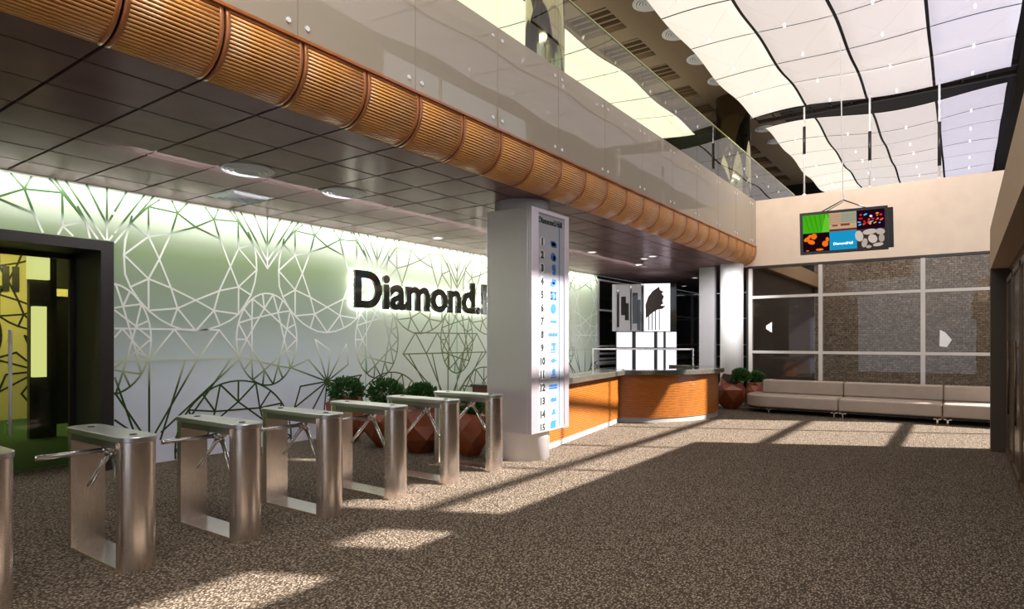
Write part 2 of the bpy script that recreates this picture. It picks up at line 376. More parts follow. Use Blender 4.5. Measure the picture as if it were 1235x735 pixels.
def clip(p, q, lo=(3.69, .02), hi=(FY-.02, 3.69)):
    t0, t1 = 0.0, 1.0; d = (q[0]-p[0], q[1]-p[1])
    for ax in (0, 1):
        if abs(d[ax]) < 1e-9:
            if p[ax] < lo[ax] or p[ax] > hi[ax]: return None
            continue
        a, c = (lo[ax]-p[ax])/d[ax], (hi[ax]-p[ax])/d[ax]
        if a > c: a, c = c, a
        t0 = max(t0, a); t1 = min(t1, c)
    if t0 >= t1-1e-6: return None
    return (p[0]+d[0]*t0, p[1]+d[1]*t0), (p[0]+d[0]*t1, p[1]+d[1]*t1)
def ribbon(b, p, q, X, w=.012, th=.004, m=0):
    dy, dz = q[0]-p[0], q[1]-p[1]; l = math.hypot(dy, dz)
    if l < 1e-4: return
    th += random.uniform(0, .0022)
    ny, nz = -dz/l*w, dy/l*w; ey, ez = dy/l*w*.7, dz/l*w*.7
    A = [(p[0]-ey+ny, p[1]-ez+nz), (q[0]+ey+ny, q[1]+ez+nz), (q[0]+ey-ny, q[1]+ez-nz), (p[0]-ey-ny, p[1]-ez-nz)]
    b.hexa([(X, y, z) for y, z in A]+[(X+th, y, z) for y, z in A], m)
b = MB()
for p, q in segs:
    r = clip(p, q)
    if r: ribbon(b, *r, WX-.001, .0125)
o = b.build('line_pattern', M['art_line'], wall_left)
# glass panel seams of the printed wall
b = MB()
for y in (7.98, 10.6, 13.2): b.box(WX, WX+.003, y-.008, y+.008, .02, 2.5)
b.build('panel_seam', pbr('seam_green', (.10, .45, .25), .3), wall_left)
# dark glazed wall beyond the printed one
b = MB()
b.box(-9.25, WX-.06, FY, 27, 0, SZ, 0)
for y in (17.25, 19.2, 21.2, 23.4, 25.6): b.box(WX-.06, WX, y, y+.07, 0, 3.6, 1)
for z in (1.0, 1.5, 2.62, 3.55): b.box(WX-.06, WX+.01, FY, 27, z, z+.05, 2)
for i in range(7): b.box(WX-.06, WX-.01, FY, 27, .3+.16*i, .36+.16*i, 1)
b.build('wall_left_glazed', [M['black_gloss'], M['grey_panel'], M['mullion']], kind='structure')
b = MB()
b.box(-9.25, -4.7, 27, 27.2, 0, SZ, 0)
for x in (-9.0, -7.9, -6.8, -5.7): b.box(x, x+.07, 26.93, 27, 0, SZ, 1)
for z in (1.0, 1.5, 2.6): b.box(-9.1, -4.7, 26.93, 27, z, z+.05, 1)
b.build('wall_end', [M['dark_frame'], M['mullion']], kind='structure')

# soffit: dark laminate tiles with open joints
b = MB()
b.box(-9.3, EX, -5, 27.2, SZ+.03, 4.10, 1)
xs = [EX]+[-5.10-PT*i for i in range(6)]+[WX]
y = 3.21-PT*12; ys = []
while y < 27: ys.append(y); y += PT
for i in range(len(xs)-1):
    x1, x0 = xs[i], xs[i+1]
    g = .012
    for j in range(len(ys)-1):
        gy = .014
        tz = random.uniform(-.0012, .0012)
        b.box(x0+g, x1-(g if i else 0), ys[j]+gy, ys[j+1]-gy, SZ+tz, SZ+.035, 0)
ceil = b.build('ceiling', [M['soffit'], M['joint']], kind='structure')

b = MB(); b.box(-9.1, -4.7, -5.0, -4.9, 0, SZ); b.build('wall_back_blocker', M['dark_frame'], kind='structure')  # unseen wall added to block sky light under the soffit
# curved slatted fascia panels along the balcony edge
R0 = (EX, SZ); R1 = (-4.43, 4.16)
def arc(t):   # quarter-ellipse-like profile, t 0 (soffit) .. 1 (top)
    a = t*PI/2
    return (EX+.33*math.sin(a)+.05*math.sin(2*a), SZ+.46*(1-math.cos(a)))
def arcn(t):
    p, q = arc(max(0,t-.01)), arc(min(1,t+.01)); dx, dz = q[0]-p[0], q[1]-p[1]; l = math.hypot(dx, dz); return (dz/l, -dx/l)
def fascia():
    b = MB(); L = PT
    def band(t0, t1, y0, y1, o0, o1, m, n=3):
        T = [t0+(t1-t0)*i/n for i in range(n+1)]; base = len(b.v)
        for t in T:
            p = arc(t); k = arcn(t)
            for o in (o0, o1):
                for y in (y0, y1): b.v.append((p[0]+k[0]*o, y, p[1]+k[1]*o))
        for i in range(n):
            a = base+4*i; c = a+4
            b.face((a, a+1, c+1, c), m, True); b.face((a+2, c+2, c+3, a+3), m, True); b.face((a, c, c+2, a+2), m); b.face((a+1, a+3, c+3, c+1), m)
        b.face((base, base+2, base+3, base+1), m); e = base+4*n; b.face((e, e+1, e+3, e+2), m)
    band(0, 1, .012, L-.012, -.03, -.016, 2, 14)                 # dark backing
    band(0, 1, .010, .042, -.02, .0, 1, 14); band(0, 1, L-.042, L-.010, -.02, .0, 1, 14)   # side stiles
    band(.965, 1, .04, L-.04, -.02, .0, 1, 2)
    n = 21
    for i in range(n):
        t0 = .0+.965*i/n; band(t0, t0+.965/n*.70, .04, L-.04, -.018, -.002, 0, 1)
    return b
fp = fascia().build('slatted_fascia_panel', [M['wood'], M['wood_frame'], M['wood_back']])
LBL = 'curved red brown slatted wood panel in the row edging the balcony'
tag(fp, LBL, 'wood panel', 'curved slatted wood panels along the balcony edge')
fp.location = (0, 3.21-PT*3, 0)
for k in range(-2, 21):
    yy = 3.21+PT*k
    if yy+PT > FY-.02: break
    o = fp.copy(); COL.objects.link(o); o.location = (0, yy, 0)
o = fp.copy(); COL.objects.link(o); o.location = (0, yy, 0); o.scale = (1, (FY-.02-yy)/PT, 1)
b = MB(); b.box(-9.3, -4.47, -5, FY-.005, 4.10, 4.155); b.box(-9.3, -4.85, FY-.005, 27.2, 4.10, 4.155); b.box(-4.84, -4.40, FY+.18, 27.2, 3.70, 4.19); b.build('floor_upper', M['tan'], kind='structure')
b = MB(); b.box(-4.47, -4.40, -5, FY-.01, 4.16, 4.185); b.build('trim_1', M['wood_frame'], kind='structure')

# balustrade glass: panes with tan film below and clear glass above
GP = 1.36
yg = 3.21-.05-GP*2
proto = None
k = 0
while yg+GP*k < 21.5:
    y0 = yg+GP*k; y1 = min(y0+GP, 21.9); k += 1
    r = empty('glass_balustrade_pane', (-4.43, y0, 4.19), 0, 'tall frameless glass pane with tan film along its lower half on the balcony edge', 'glass panel', 'glass panes along the left balcony')
    b = MB(); b.box(-.006, .006, .004, y1-y0-.004, 0, 1.18); b.build('film_panel', M['satin'], r)
    b = MB(); b.box(-.006, .006, .004, y1-y0-.004, 1.18, 2.21); b.build('clear_panel', M['clear'], r)
    b = MB(); b.box(-.012, .012, .004, y1-y0-.004, 2.21, 2.235); b.build('top_edge', M['edge_glass'], r)
    for yy in (.09, y1-y0-.09):
        for zz in (.10, 1.05):
            b = MB(); b.tube([(.006, yy, zz), (.016, yy, zz)], .022, 14); b.build('glass_fixing', M['white_paint'], r)

# far glazed wall
FX0, FX1 = -4.62, 2.8
b = MB(); b.box(-4.80, 2.8, FY, FY+.18, 3.66, 4.19); b.box(-4.44, 2.8, FY, FY+.18, 4.19, 5.38); b.build('wall_far', M['beige'], kind='structure')
b = MB(); b.box(FX0, FX1, FY-.005, FY+.12, 3.60, 3.66); b.build('trim_2', M['dark_frame'], kind='structure')
b = MB()
for x in (FX0+.05, -2.88, -.74, 1.4, 2.75): b.box(x-.045, x+.045, FY, FY+.12, 0, 3.6)
b2 = MB()
for x0, x1 in ((FX0+.1, -2.925), (-2.835, -.785), (-.695, 1.355), (1.445, 2.705)):
    for z in (.05, 1.40, 2.84): b.box(x0, x1, FY+.01, FY+.11, z-.035, z+.035)
win = b.build('window_1', M['mullion'], kind='structure')
b2.box(FX0+.1, 2.75, FY+.05, FY+.062, .08, 3.6); b2.build('pane', M['smoke'], win)
# flat white shapes on the glass
def pane_mark(pts, name, label):
    P = []
    for px, py in pts:
        a, c, s = ray(px, py); d = (FY+.045)/c; P.append((a*d, 1.7+s*d))
    b = MB(); n = len(P); b.v = [(x, FY+.049, z) for x, z in P]+[(x, FY+.044, z) for x, z in P]
    b.face(range(n)); b.face([n+i for i in range(n)][::-1])
    for i in range(n): b.face((i, (i+1) % n, n+(i+1) % n, n+i))
    tag(b.build(name, M['white_paint']), label, 'sticker')
pane_mark([(931,388.5),(924,393),(924,397),(931,401.5)], 'window_mark', 'small white triangular mark on the left window pane')
pane_mark([(1133.5,398),(1133,418),(1142,419),(1148,410),(1140,401)], 'window_mark', 'white five sided mark on the right window pane')
# posts over the far wall
for i, px in enumerate((820, 893, 970, 1049, 1133, 1222)):
    a, c, s = ray(px, 200); d = (FY+.09)/c; x = a*d
    if px < 900: continue
    r = empty('balustrade_post', (x, FY+.09, 5.38), 0, ['', '', 'slender pole above beige wall left of the hanging screen', 'slender pole above beige wall just right of the hanging screen', 'slender pole above beige wall furthest right with long dark sleeve', 'slender pole beyond the right end of the sails'][i], 'pole', None)
    if px == 1222: bpy.data.objects.remove(r); continue
    b = MB(); b.cyl(0, 0, 0, 2.25, .022, 12); b.build('pole', M['white_paint'], r)
    z0 = {970: 1.05, 1049: .65, 1133: .30}[px]
    b = MB(); b.cyl(0, 0, z0, z0+ (.7 if px != 1133 else 1.0), .035, 12); b.build('dark_sleeve', M['black'], r)
    b = MB(); b.cyl(0, 0, 0, .03, .05, 16); b.build('base_plate', M['white_paint'], r)

# outside
b = MB(); b.box(-4.6, 2.8, 26.2, 26.5, 0, 4.62); b.build('wall_courtyard', M['stone'], kind='structure')
b = MB(); b.box(-4.72, -4.6, FY+.18, 27, 0, 3.7); b.build('wall_side', M['dark_frame'], kind='structure')

# right side
b = MB(); b.box(.35, .60, -5, 12.4, 2.80, 3.45, 0); b.box(.60, 2.8, -5, 12.4, 3.2, 3.45, 1); b.build('wall_right_bulkhead', [M['tan'], M['black']], kind='structure')
b = MB(); b.box(.35, 1.2, 12.1, 12.4, 0, 2.80); b.box(.60, 1.2, 12.1, 12.4, 2.8, 3.2); b.build('wall_right_pier', M['dark_granite'], kind='structure')
b = MB(); b.box(.56, .70, -5, 12.08, 0, 2.8, 0)
b.build('wall_right', M['bronze'], kind='structure')
dn = 0
yy = 11.95
while yy > 0:
    dn += 1
    b = MB(); y1 = yy; y0 = yy-1.3
    b.box(.53, .56, y1-.07, y1, .05, 2.62); b.box(.53, .56, y0, y0+.07, .05, 2.62); b.box(.53, .56, y0, y1, 2.55, 2.62); b.box(.52, .56, y0, y1, 0, .10)
    o = b.build('door_%d' % (dn+1), M['bronze_trim'], kind='structure')
    b = MB(); b.box(.545, .558, y0+.07, y1-.07, .10, 2.55); b.build('leaf', M['bronze'], o)
    b = MB(); b.tube([(.50, y0+.16, .7), (.50, y0+.16, 1.7)], .012, 10); b.box(.50, .545, y0+.15, y0+.17, .78, .80); b.box(.50, .545, y0+.15, y0+.17, 1.6, 1.62)
    b.build('handle', M['bronze_trim'], o)
    yy -= 1.42
b = MB(); b.box(1.05, 1.35, -5, 31.6, 8.0, 9.2); b.build('trim_3', M['black_roof'], kind='structure')
b = MB()
b.box(1.35, 2.8, -5, 31.6, 9.1, 9.2, 0)
for i in range(26): b.box(1.35, 2.8, -5+1.36*i, -4.985+1.36*i, 9.095, 9.1, 1)
b.build('ceiling_right', [pbr('tan_tile', (.42, .37, .30), .6), M['joint']], kind='structure')
# glazed outer wall on the right: solid piers and spandrels with open lights between
b = MB()
b.box(2.8, 3.0, 17.3, 32, 0, 9.2); b.box(2.8, 3.0, -5, 5.0, 0, 9.2); b.box(2.8, 3.0, 5.0, 13.0, 0, 3.5)
b.box(2.8, 3.0, 6.3, 6.95, 3.5, 9.2); b.box(2.8, 3.0, 7.6, 8.25, 3.5, 9.2); b.box(2.8, 3.0, 5.0, 8.25, 6.3, 9.2); b.box(2.8, 3.0, 8.25, 10.8, 7.1, 9.2)
b.build('wall_right_outer', pbr('tan_wall2', (.42, .37, .30), .8), kind='structure')
b = MB()
for z in (.1, 1.75, 3.27, 4.79, 6.25, 7.75): b.box(2.84, 2.96, 5.0 if z > 3.4 else 13.0, 17.3, z-.055, z+.055)
for y in (12.98, 15.6): b.box(2.86, 2.94, y-.03, y+.03, 0, 9.1)
b.box(2.86, 2.94, 10.75, 10.8, 3.5, 9.1)
b.build('window_2', M['mullion'], kind='structure')

# roof
b = MB(); b.box(-4.9, 2.9, -5, 32, 9.2, 9.4); b.box(-8.3, 2.9, 31.6, 31.8, 4.7, 9.2); b.build('ceiling_black', M['black_roof'], kind='structure')
b = MB()
for x0, x1 in ((-8.2, -7.45), (-6.35, -4.9)): b.box(x0, x1, -5, 32, 9.0, 9.2, 0)
yc = 12.35-1.72*9
prev = -5.0
while yc < 30:
    b.box(-7.45, -6.35, prev, yc, 9.0, 9.2, 0); prev = yc+1.12
    b.box(-7.45, -6.35, yc, prev, 9.32, 9.36, 1)
    for q in (.2, .45, .7, .95): b.box(-7.45, -6.35, yc+q, yc+q+.07, 9.08, 9.2, 2)
    b.box(-7.45, -7.40, yc, prev, 9.2, 9.36, 1); b.box(-6.40, -6.35, yc, prev, 9.2, 9.36, 1)
    yc += 1.72
b.box(-7.45, -6.35, prev, 32, 9.0, 9.2, 0)
b.build('ceiling_brown', [M['brown_roof'], M['slot'], M['slotbar']], kind='structure')
b = MB(); b.box(-8.35, -8.2, -5, 32, 4.155, 9.2); b.build('wall_left_upper', M['dark_green_wall'], kind='structure')
b = MB(); b.box(-8.2, -6.2, 19.2, 19.4, 4.155, 8.2); b.build('wall_cross_upper', M['dark_green_wall'], kind='structure')
b = MB()
b.box(-4.9, 1.05, 18.62, 18.72, 8.1, 8.2); b.box(-4.9, 1.05, 19.3, 19.4, 8.1, 8.2); b.box(-4.9, 1.05, 18.62, 18.72, 8.7, 8.8)
for i in range(12):
    x = -4.9+i*.49; b.tube([(x, 18.67, 8.15), (x+.245, 18.67, 8.75), (x+.49, 18.67, 8.15)], .025, 6); b.tube([(x, 18.7, 8.15), (x, 19.35, 8.15)], .025, 6)
tag(b.build('roof_truss', pbr('truss_black', (.03,.022,.016), .5)), 'black lattice roof truss running across the gap between the sails', 'truss')

# ------------------------------------------------------------------ ceiling sails
XC = [-4.85, -3.45, -2.0, -.56, .93]
def sz(x, y): return 8.0+.045*math.sin(y*1.9+.6)+.07*math.sin(x*1.3+.5)+.05*math.sin(y*.6+x)
def sail(x0, x1, y0, y1, mat, f=sz, gx=.030, gy=.017):
    b = MB(); nx, ny = 6, 8; cx, cy = (x0+x1)/2, (y0+y1)/2; cz = f(cx, cy)
    for side in (0, 1):
        for j in range(ny+1):
            for i in range(nx+1):
                x = x0+gx+(x1-x0-2*gx)*i/nx; y = y0+gy+(y1-y0-2*gy)*j/ny
                b.v.append((x-cx, y-cy, f(x, y)-cz+.02*side))
    n = (nx+1)*(ny+1)
    for j in range(ny):
        for i in range(nx):
            a = j*(nx+1)+i; b.face((a, a+1, a+nx+2, a+nx+1), 0, True); b.face((n+a, n+a+nx+1, n+a+nx+2, n+a+1), 0, True)
    rim = [i for i in range(nx+1)]+[(j)*(nx+1)+nx for j in range(1, ny+1)]+[ny*(nx+1)+i for i in range(nx-1, -1, -1)]+[j*(nx+1) for j in range(ny-1, 0, -1)]
    for p, q in zip(rim, rim[1:]+rim[:1]): b.face((p, q, n+q, n+p), 1)
    return b.build('ceiling_sail', [mat, M['black_roof']], loc=(cx, cy, cz))
PY = 1.66
MM = ['sail_warm', 'sail_mid', 'sail_mid2', 'sail_cool']
bays = [([18.42-PY*i for i in range(7, 0, -1)], 'near'), ([19.8+PY*i for i in range(7)], 'far')]
CORNERS = []
for ysx, nm in bays:
    for y0 in ysx:
        for c in range(4):
            o = sail(XC[c], XC[c+1], y0, y0+PY, M[MM[c]])
            tag(o, ('glowing white wavy ceiling sail in the nearer field, before the black truss' if nm == 'near' else 'glowing white wavy ceiling sail in the farther field, beyond the black truss'), 'ceiling panel', 'ceiling sails of the %s field' % nm)
            CORNERS.append((XC[c], XC[c+1], y0, y0+PY, nm))
for y0 in bays[0][0]:
    for (x0, x1) in ((-7.95, -6.45),):
        o = sail(x0, x1, y0, y0+PY, M['sail_yellow']); tag(o, 'yellow white glowing ceiling sail above the balcony, seen through its glass', 'ceiling panel', 'ceiling sails above the balcony')
# small hanging drops under the sails with stay wires
for (x0, x1, y0, y1, nm) in CORNERS:
    if y0 < 9.5: continue
    cx, cy = (x0+x1)/2, (y0+y1)/2; z = sz(cx, cy)-.28
    r = empty('drop_pendant', (cx, cy, z), 0, 'tiny white glass drop on fine stay wires under a %s ceiling sail' % ('nearer' if nm == 'near' else 'farther'), 'pendant light', 'drop lights under the %s sails' % nm)
    b = MB(); b.lathe([(0, .05), (.012, .035), (.022, 0), (.022, -.02), (.012, -.04), (0, -.045)], n=10); b.build('drop', M['drop'], r)
    b = MB()
    for x, y in ((x0+.03, y0+.02), (x1-.03, y0+.02), (x1-.03, y1-.02), (x0+.03, y1-.02)):
        b.tube([(0, 0, .045), (x-cx, y-cy, sz(x, y)-z-.01)], .0022, 4, caps=False)
    b.build('stay_wire', M['wire'], r)

# ------------------------------------------------------------------ upper columns
b = MB(); b.cyl(-5.35, 8.35, 4.155, 9.0, .31, 40); tag(b.build('upper_column', M['olive_col']), 'smoky mirrored column behind the balcony glass, nearer of the two', 'column')
b = MB(); b.cyl(-5.62, 19.3, 4.155, 9.0, .50, 40); tag(b.build('upper_column', M['olive_col']), 'smoky mirrored column behind the far end of the balcony glass', 'column')

# ------------------------------------------------------------------ round ceiling lights / diffusers
def diffuser(name, x, y, z, r, label, cat, group=None, mat='diffuser'):
    t = empty(name, (x, y, z), 0, label, cat, group)
    b = MB(); b.lathe([(r, 0), (r, -.018), (r*.93, -.028), (r*.88, -.012), (r*.88, 0)], n=40); b.build('rim', M[mat], t)
    b = MB()
    for i in range(4):
        q = r*(.80-.18*i); b.lathe([(q, -.004), (q+.03*r/.3, -.022-.006*i), (q-.008, -.030-.006*i), (q-.02, -.012)], n=36)
    b.build('louvre_ring', M[mat], t)
    b = MB(); b.cyl(0, 0, -.006, 0, r*.9, 36); b.build('recess', M['diffuser_dark'], t)
    b = MB(); b.lathe([(0, -.05), (r*.12, -.045), (r*.14, -.01), (0, -.006)], n=20); b.build('centre_cap', M[mat], t)
    return t
diffuser('ceiling_vent', -6.80, 4.18, SZ+.006, .29, 'round white louvred air diffuser in the brown ceiling nearest the camera', 'air vent')
diffuser('ceiling_vent', -6.79, 5.58, SZ+.006, .29, 'round white louvred air diffuser in the brown ceiling above the wall letters', 'air vent')
t = empty('ceiling_vent', (-8.16, 4.91, SZ+.004), 0, 'square white ceiling diffuser close to the green printed wall', 'air vent')
b = MB(); h = .325
b.hexa([(-h,-h,-.004),(h,-h,-.004),(h,h,-.004),(-h,h,-.004),(-h,-h,.0),(h,-h,.0),(h,h,.0),(-h,h,.0)])
b.build('face_plate', M['diffuser'], t)
b = MB()
for q in (.26, .20, .14, .08):
    for a in range(4):
        c, s = math.cos(a*PI/2), math.sin(a*PI/2)
        P = [(-q, -q, -.006), (q, -q, -.006), (q-.02, -q+.02, -.035), (-q+.02, -q+.02, -.035)]
        bb = len(b.v); b.v += [(x*c-y*s, x*s+y*c, z) for x, y, z in P]+[(x*c-y*s, x*s+y*c, z+.004) for x, y, z in P]
        for f in ((0,3,2,1),(4,5,6,7),(0,1,5,4),(1,2,6,5),(2,3,7,6),(3,0,4,7)): b.face([bb+i for i in f])
b.build('vane', M['diffuser'], t)
def downlight(x, y, z, r, label, group):
    t = empty('downlight', (x, y, z), 0, label, 'ceiling light', group)
    b = MB(); b.lathe([(r, 0), (r, -.012), (r*.8, -.02), (r*.72, -.005), (r*.72, 0)], n=24); b.build('trim_ring', M['white_paint'], t)
    b = MB(); b.cyl(0, 0, -.008, -.001, r*.74, 24); b.build('lens', M['lamp_white'], t)
for px, py in ((528,287),(714,304),(777,312),(787,309),(771,319),(838,335),(825,345),(848,350),(640,300)):
    a, c, s = ray(px, py); d = 2.0/s; x, y = a*d, c*d
    if x > -8.9 and y < 26: downlight(x, y, SZ+.003, .11, 'small round recessed downlight in the brown laminate ceiling', 'recessed downlights in the brown ceiling')
for i, y in enumerate((11.1, 12.75, 14.4, 16.05, 17.7, 19.35, 21.0, 22.65, 24.3)):
    diffuser('roof_vent', -5.52, y, 9.0, .34, 'round white louvred vent in the brown upper roof beside the sails', 'air vent', 'round vents in the upper roof')
# ------------------------------------------------------------------ portal and room behind
b = MB()
b.box(-10.0, -9.08, 3.52, 3.67, 0, 3.0); b.box(-10.0, -9.08, -1.6, 3.52, 2.87, 3.0); b.box(-10.0, -9.08, -1.75, -1.6, 0, 3.0)
b.build('trim_4', M['portal'], kind='structure')
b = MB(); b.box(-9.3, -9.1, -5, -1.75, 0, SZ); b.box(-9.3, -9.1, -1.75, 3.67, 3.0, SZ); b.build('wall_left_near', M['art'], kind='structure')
b = MB()
for p, q in segs:
    for dy in (-9.34, -11.675):
        r = clip((p[0]+dy, p[1]), (q[0]+dy, q[1]), (-1.7, 3.02), (3.66, 3.69))
        if r and dy == -9.34: ribbon(b, *r, WX-.001, .0125)
b.build('line_pattern', M['art_line'], bpy.data.objects['wall_left_near'])
b = MB()
for y in (-1.6, .95, 3.46): b.box(-9.98, -9.92, y, y+.06, 0, 2.87)
b.box(-9.98, -9.92, -1.6, 3.52, 2.81, 2.87)
dr = b.build('door_1', M['portal'], kind='structure')
b = MB(); b.box(-9.955, -9.945, 1.01, 3.46, .01, 2.81); b.box(-9.955, -9.945, -1.54, .95, .01, 2.81); b.build('pane', M['green_glass'], dr)
a, c, s = ray(11, 400); d = -9.90/a; hy = c*d
t = MB(); z0, z1 = 1.7-(525-411)/758*d, 1.7-(398-411)/758*d
t.tube([(-9.86, hy, z0), (-9.86, hy, z1)], .02, 12); t.tube([(-9.945, hy, z0+.15), (-9.86, hy, z0+.15)], .01, 8); t.tube([(-9.945, hy, z1-.15), (-9.86, hy, z1-.15)], .01, 8)
t.build('pull_handle', M['white_paint'], dr)
b = MB(); b.box(-17, -9.95, -5, 10, -.3, -.002); b.build('floor_inner_room', M['green_carpet'], kind='structure')
b = MB(); b.box(-16.8, -16.6, -5, 5.45, 0, 3.9); inner = b.build('wall_inner_back', M['cream'], kind='structure')
b = MB(); b.box(-16.8, -16.6, 5.45, 10, 0, 3.9); b.box(-17, -9.3, 10, 10.2, 0, 3.9); b.build('wall_inner_dark', M['dark_frame'], kind='structure')
b = MB(); b.box(-17, -9.3, -5, 10.2, 3.9, 4.0); b.build('ceiling_inner_room', M['dark_frame'], kind='structure')
b = MB(); b.box(-10.05, -9.9, 3.67, 10, 0, 3.9); b.build('wall_inner_front', M['dark_frame'], kind='structure')
b = MB()
for p, q in segs:
    f = lambda P: (P[0]*1.1-2.6, (P[1])*1.05)
    r = clip(f(p), f(q), (0, .02), (5.43, 3.8))
    if r: ribbon(b, *r, -16.601, .02)
b.build('line_pattern', M['line_black'], inner)
o = text_mesh('wall_lettering', 'Diamond.Hall', .72, M['black'], None, .02, .02, (-16.57, 4.83-4.3, 2.78), width=4.3); tag(o, 'black company name lettering on the cream wall behind the glass door', 'sign')
a, c, s = ray(46, 320); d = -13/a; y = c*d
b = MB(); b.cyl(-13, y, 2.76, 3.27, .165, 24); b.cyl(-13, y, 3.27, 3.9, .02, 8); tag(b.build('drum_lamp', M['cream_lamp']), 'cream drum shaped lamp hanging behind the glass door', 'lamp')
b = MB(); b.box(-13.08, -12.92, y-.08, y+.10, 1.07, 2.29); tag(b.build('wall_lamp', M['cream_lamp']), 'tall cream light box behind the glass door, under the drum lamp', 'lamp')
b = MB(); b.box(-13.2, -13.08, y-.1, y+.3, 0, 3.9); b.build('trim_5', M['dark_frame'], kind='structure')
t = empty('inner_door', (-15, 5.15, 0), 0, 'dark door with beige frame deep inside the room behind the glass', 'door')
b = MB(); b.box(-.05, .05, -.28, -.20, 0, 2.75); b.box(-.05, .05, .22, .30, 0, 2.75); b.box(-.05, .05, -.28, .30, 2.6, 2.75); b.box(-.05, .05, .42, .5, 0, 2.9); b.build('frame', M['cream'], t)
b = MB(); b.box(-.02, .02, -.20, .22, 0, 2.6); b.build('leaf', M['black'], t)

# ------------------------------------------------------------------ wall lettering
t = empty('wall_sign', (WX+.10, 7.62, 2.33), 0, 'large black letters reading Diamond.Hall on the green printed wall, partly behind the column', 'sign')
full = text_mesh('lettering', 'Diamond.Hall', .93, M['black_gloss'], t, .03, .030, (0, 0, 0), width=5.17, spacing=1.0)
full.location = (0, 0, 0)
gl = text_mesh('back_light', 'Diamond.Hall', .93, M['letter_glow'], t, .004, .002, (-.045, .01, 0), width=5.15, spacing=1.0)
b = MB()
for yy in (.06,):
    b.tube([(-.10, yy, .15), (-.02, yy, .15)], .008, 6)
b.build('standoff', M['chrome'], t)

# ------------------------------------------------------------------ main column and directory sign
b = MB(); b.cyl(-5.25, 7.58, 0, SZ, .40, 64); tag(b.build('round_column', M['column_paint']), 'large round white column behind the steel directory sign', 'column')
t = empty('directory_sign', (-4.80, 7.11, .415), 0, 'tall steel directory sign with numbers 1 to 15 and blue icons on the column', 'sign')
H = 3.54-.415
b = MB(); b.box(-.70, 0, 0, 1.0, 0, H)
# hollow so that the column passes inside
b = MB(); b.box(-.74, -.70, 0, 1.0, 0, H); b.box(-.04, 0, 0, 1.0, 0, H); b.box(-.70, -.04, 0, .02, 0, H); b.box(-.70, -.04, .98, 1.0, 0, H)
b.build('housing', M['sign_steel'], t, bevel=.006)
b = MB(); b.box(0, .03, 0, .18, 0, H); b.box(0, .03, .88, 1.0, 0, H); b.box(0, .03, .18, .88, H-.06, H); b.box(0, .03, .18, .88, 0, .02); b.build('raised_border', M['sign_steel'], t, bevel=.004)
b = MB(); b.box(.0, .012, .18, .88, .02, H-.06); b.build('face_panel', M['panel_print'], t)
b = MB(); b.box(.012, .016, .745, .755, .05, H-.1); b.build('divider_line', M['blue'], t)
text_mesh('title', 'Diamond.Hall', .115, M['ink'], t, .003, .0025, (.015, .20, H-.19), width=.62)
rng = random.Random(3)
for i in range(15):
    z = 3.09-.1865*i-.415
    b = MB(); b.tube([(.012, .29, z), (.015, .29, z)], .07, 24); disc = b.build('number_disc', M['number_disc'], t)
    text_mesh('number', str(i+1), .135, M['ink'], disc, .0015, .008, (.018, .29, z-.045), align='CENTER')
    b = MB(); k = i
    def q(y0, y1, z0, z1): b.box(.012, .016, .52+y0, .52+y1, z+z0, z+z1)
    def dsk(y, zz, r): b.tube([(.012, .52+y, z+zz), (.0165, .52+y, z+zz)], r, 18)
    if i == 0: q(0, .12, -.03, .04); q(.02, .15, -.05, .02)
    elif i == 1: dsk(.06, .0, .06); dsk(.10, -.02, .045)
    elif i == 2: dsk(.08, .03, .05); q(.10, .13, -.07, .03); dsk(.07, -.05, .025)
    elif i == 3: q(.0, .10, -.05, .01); q(.04, .14, -.02, .05)
    elif i == 4: q(0, .03, -.06, .06); q(.11, .14, -.06, .06); q(0, .14, .035, .06); q(0, .14, -.06, -.035); q(.04, .07, -.04, .02)
    elif i == 5: dsk(.07, 0, .07)
    elif i == 6: q(0, .15, -.015, .02)
    elif i == 7: 
        for w in range(6): q(-.06+.042*w, -.06+.042*w+.03, -.022, .018+.012*(w % 2))
    elif i == 8: q(.02, .14, .03, .07); q(.07, .11, -.02, .03); q(0, .12, -.04, -.02); q(0, .14, -.07, -.055)
    elif i == 9: dsk(.07, .0, .035); q(0, .15, -.015, .012)
    elif i == 10: dsk(.08, .03, .04); q(.02, .13, -.03, -.01); q(.0, .14, -.06, -.045)
    elif i == 11: 
        for w in range(5): q(-.04+.045*w, -.04+.045*w+.035, .0, .03); q(-.04+.045*w, -.04+.045*w+.035, -.035, -.01)
    elif i == 12: 
        for w in range(4): q(.0+.04*w, .0+.04*w+.03, -.03, .02+.01*(w % 2))
    elif i == 13: dsk(.08, .02, .03); q(.03, .12, -.03, .0)
    else: q(0, .13, -.05, .05); q(.02, .15, .05, .07)
    b.build('blue_icon', M['blue'], t)

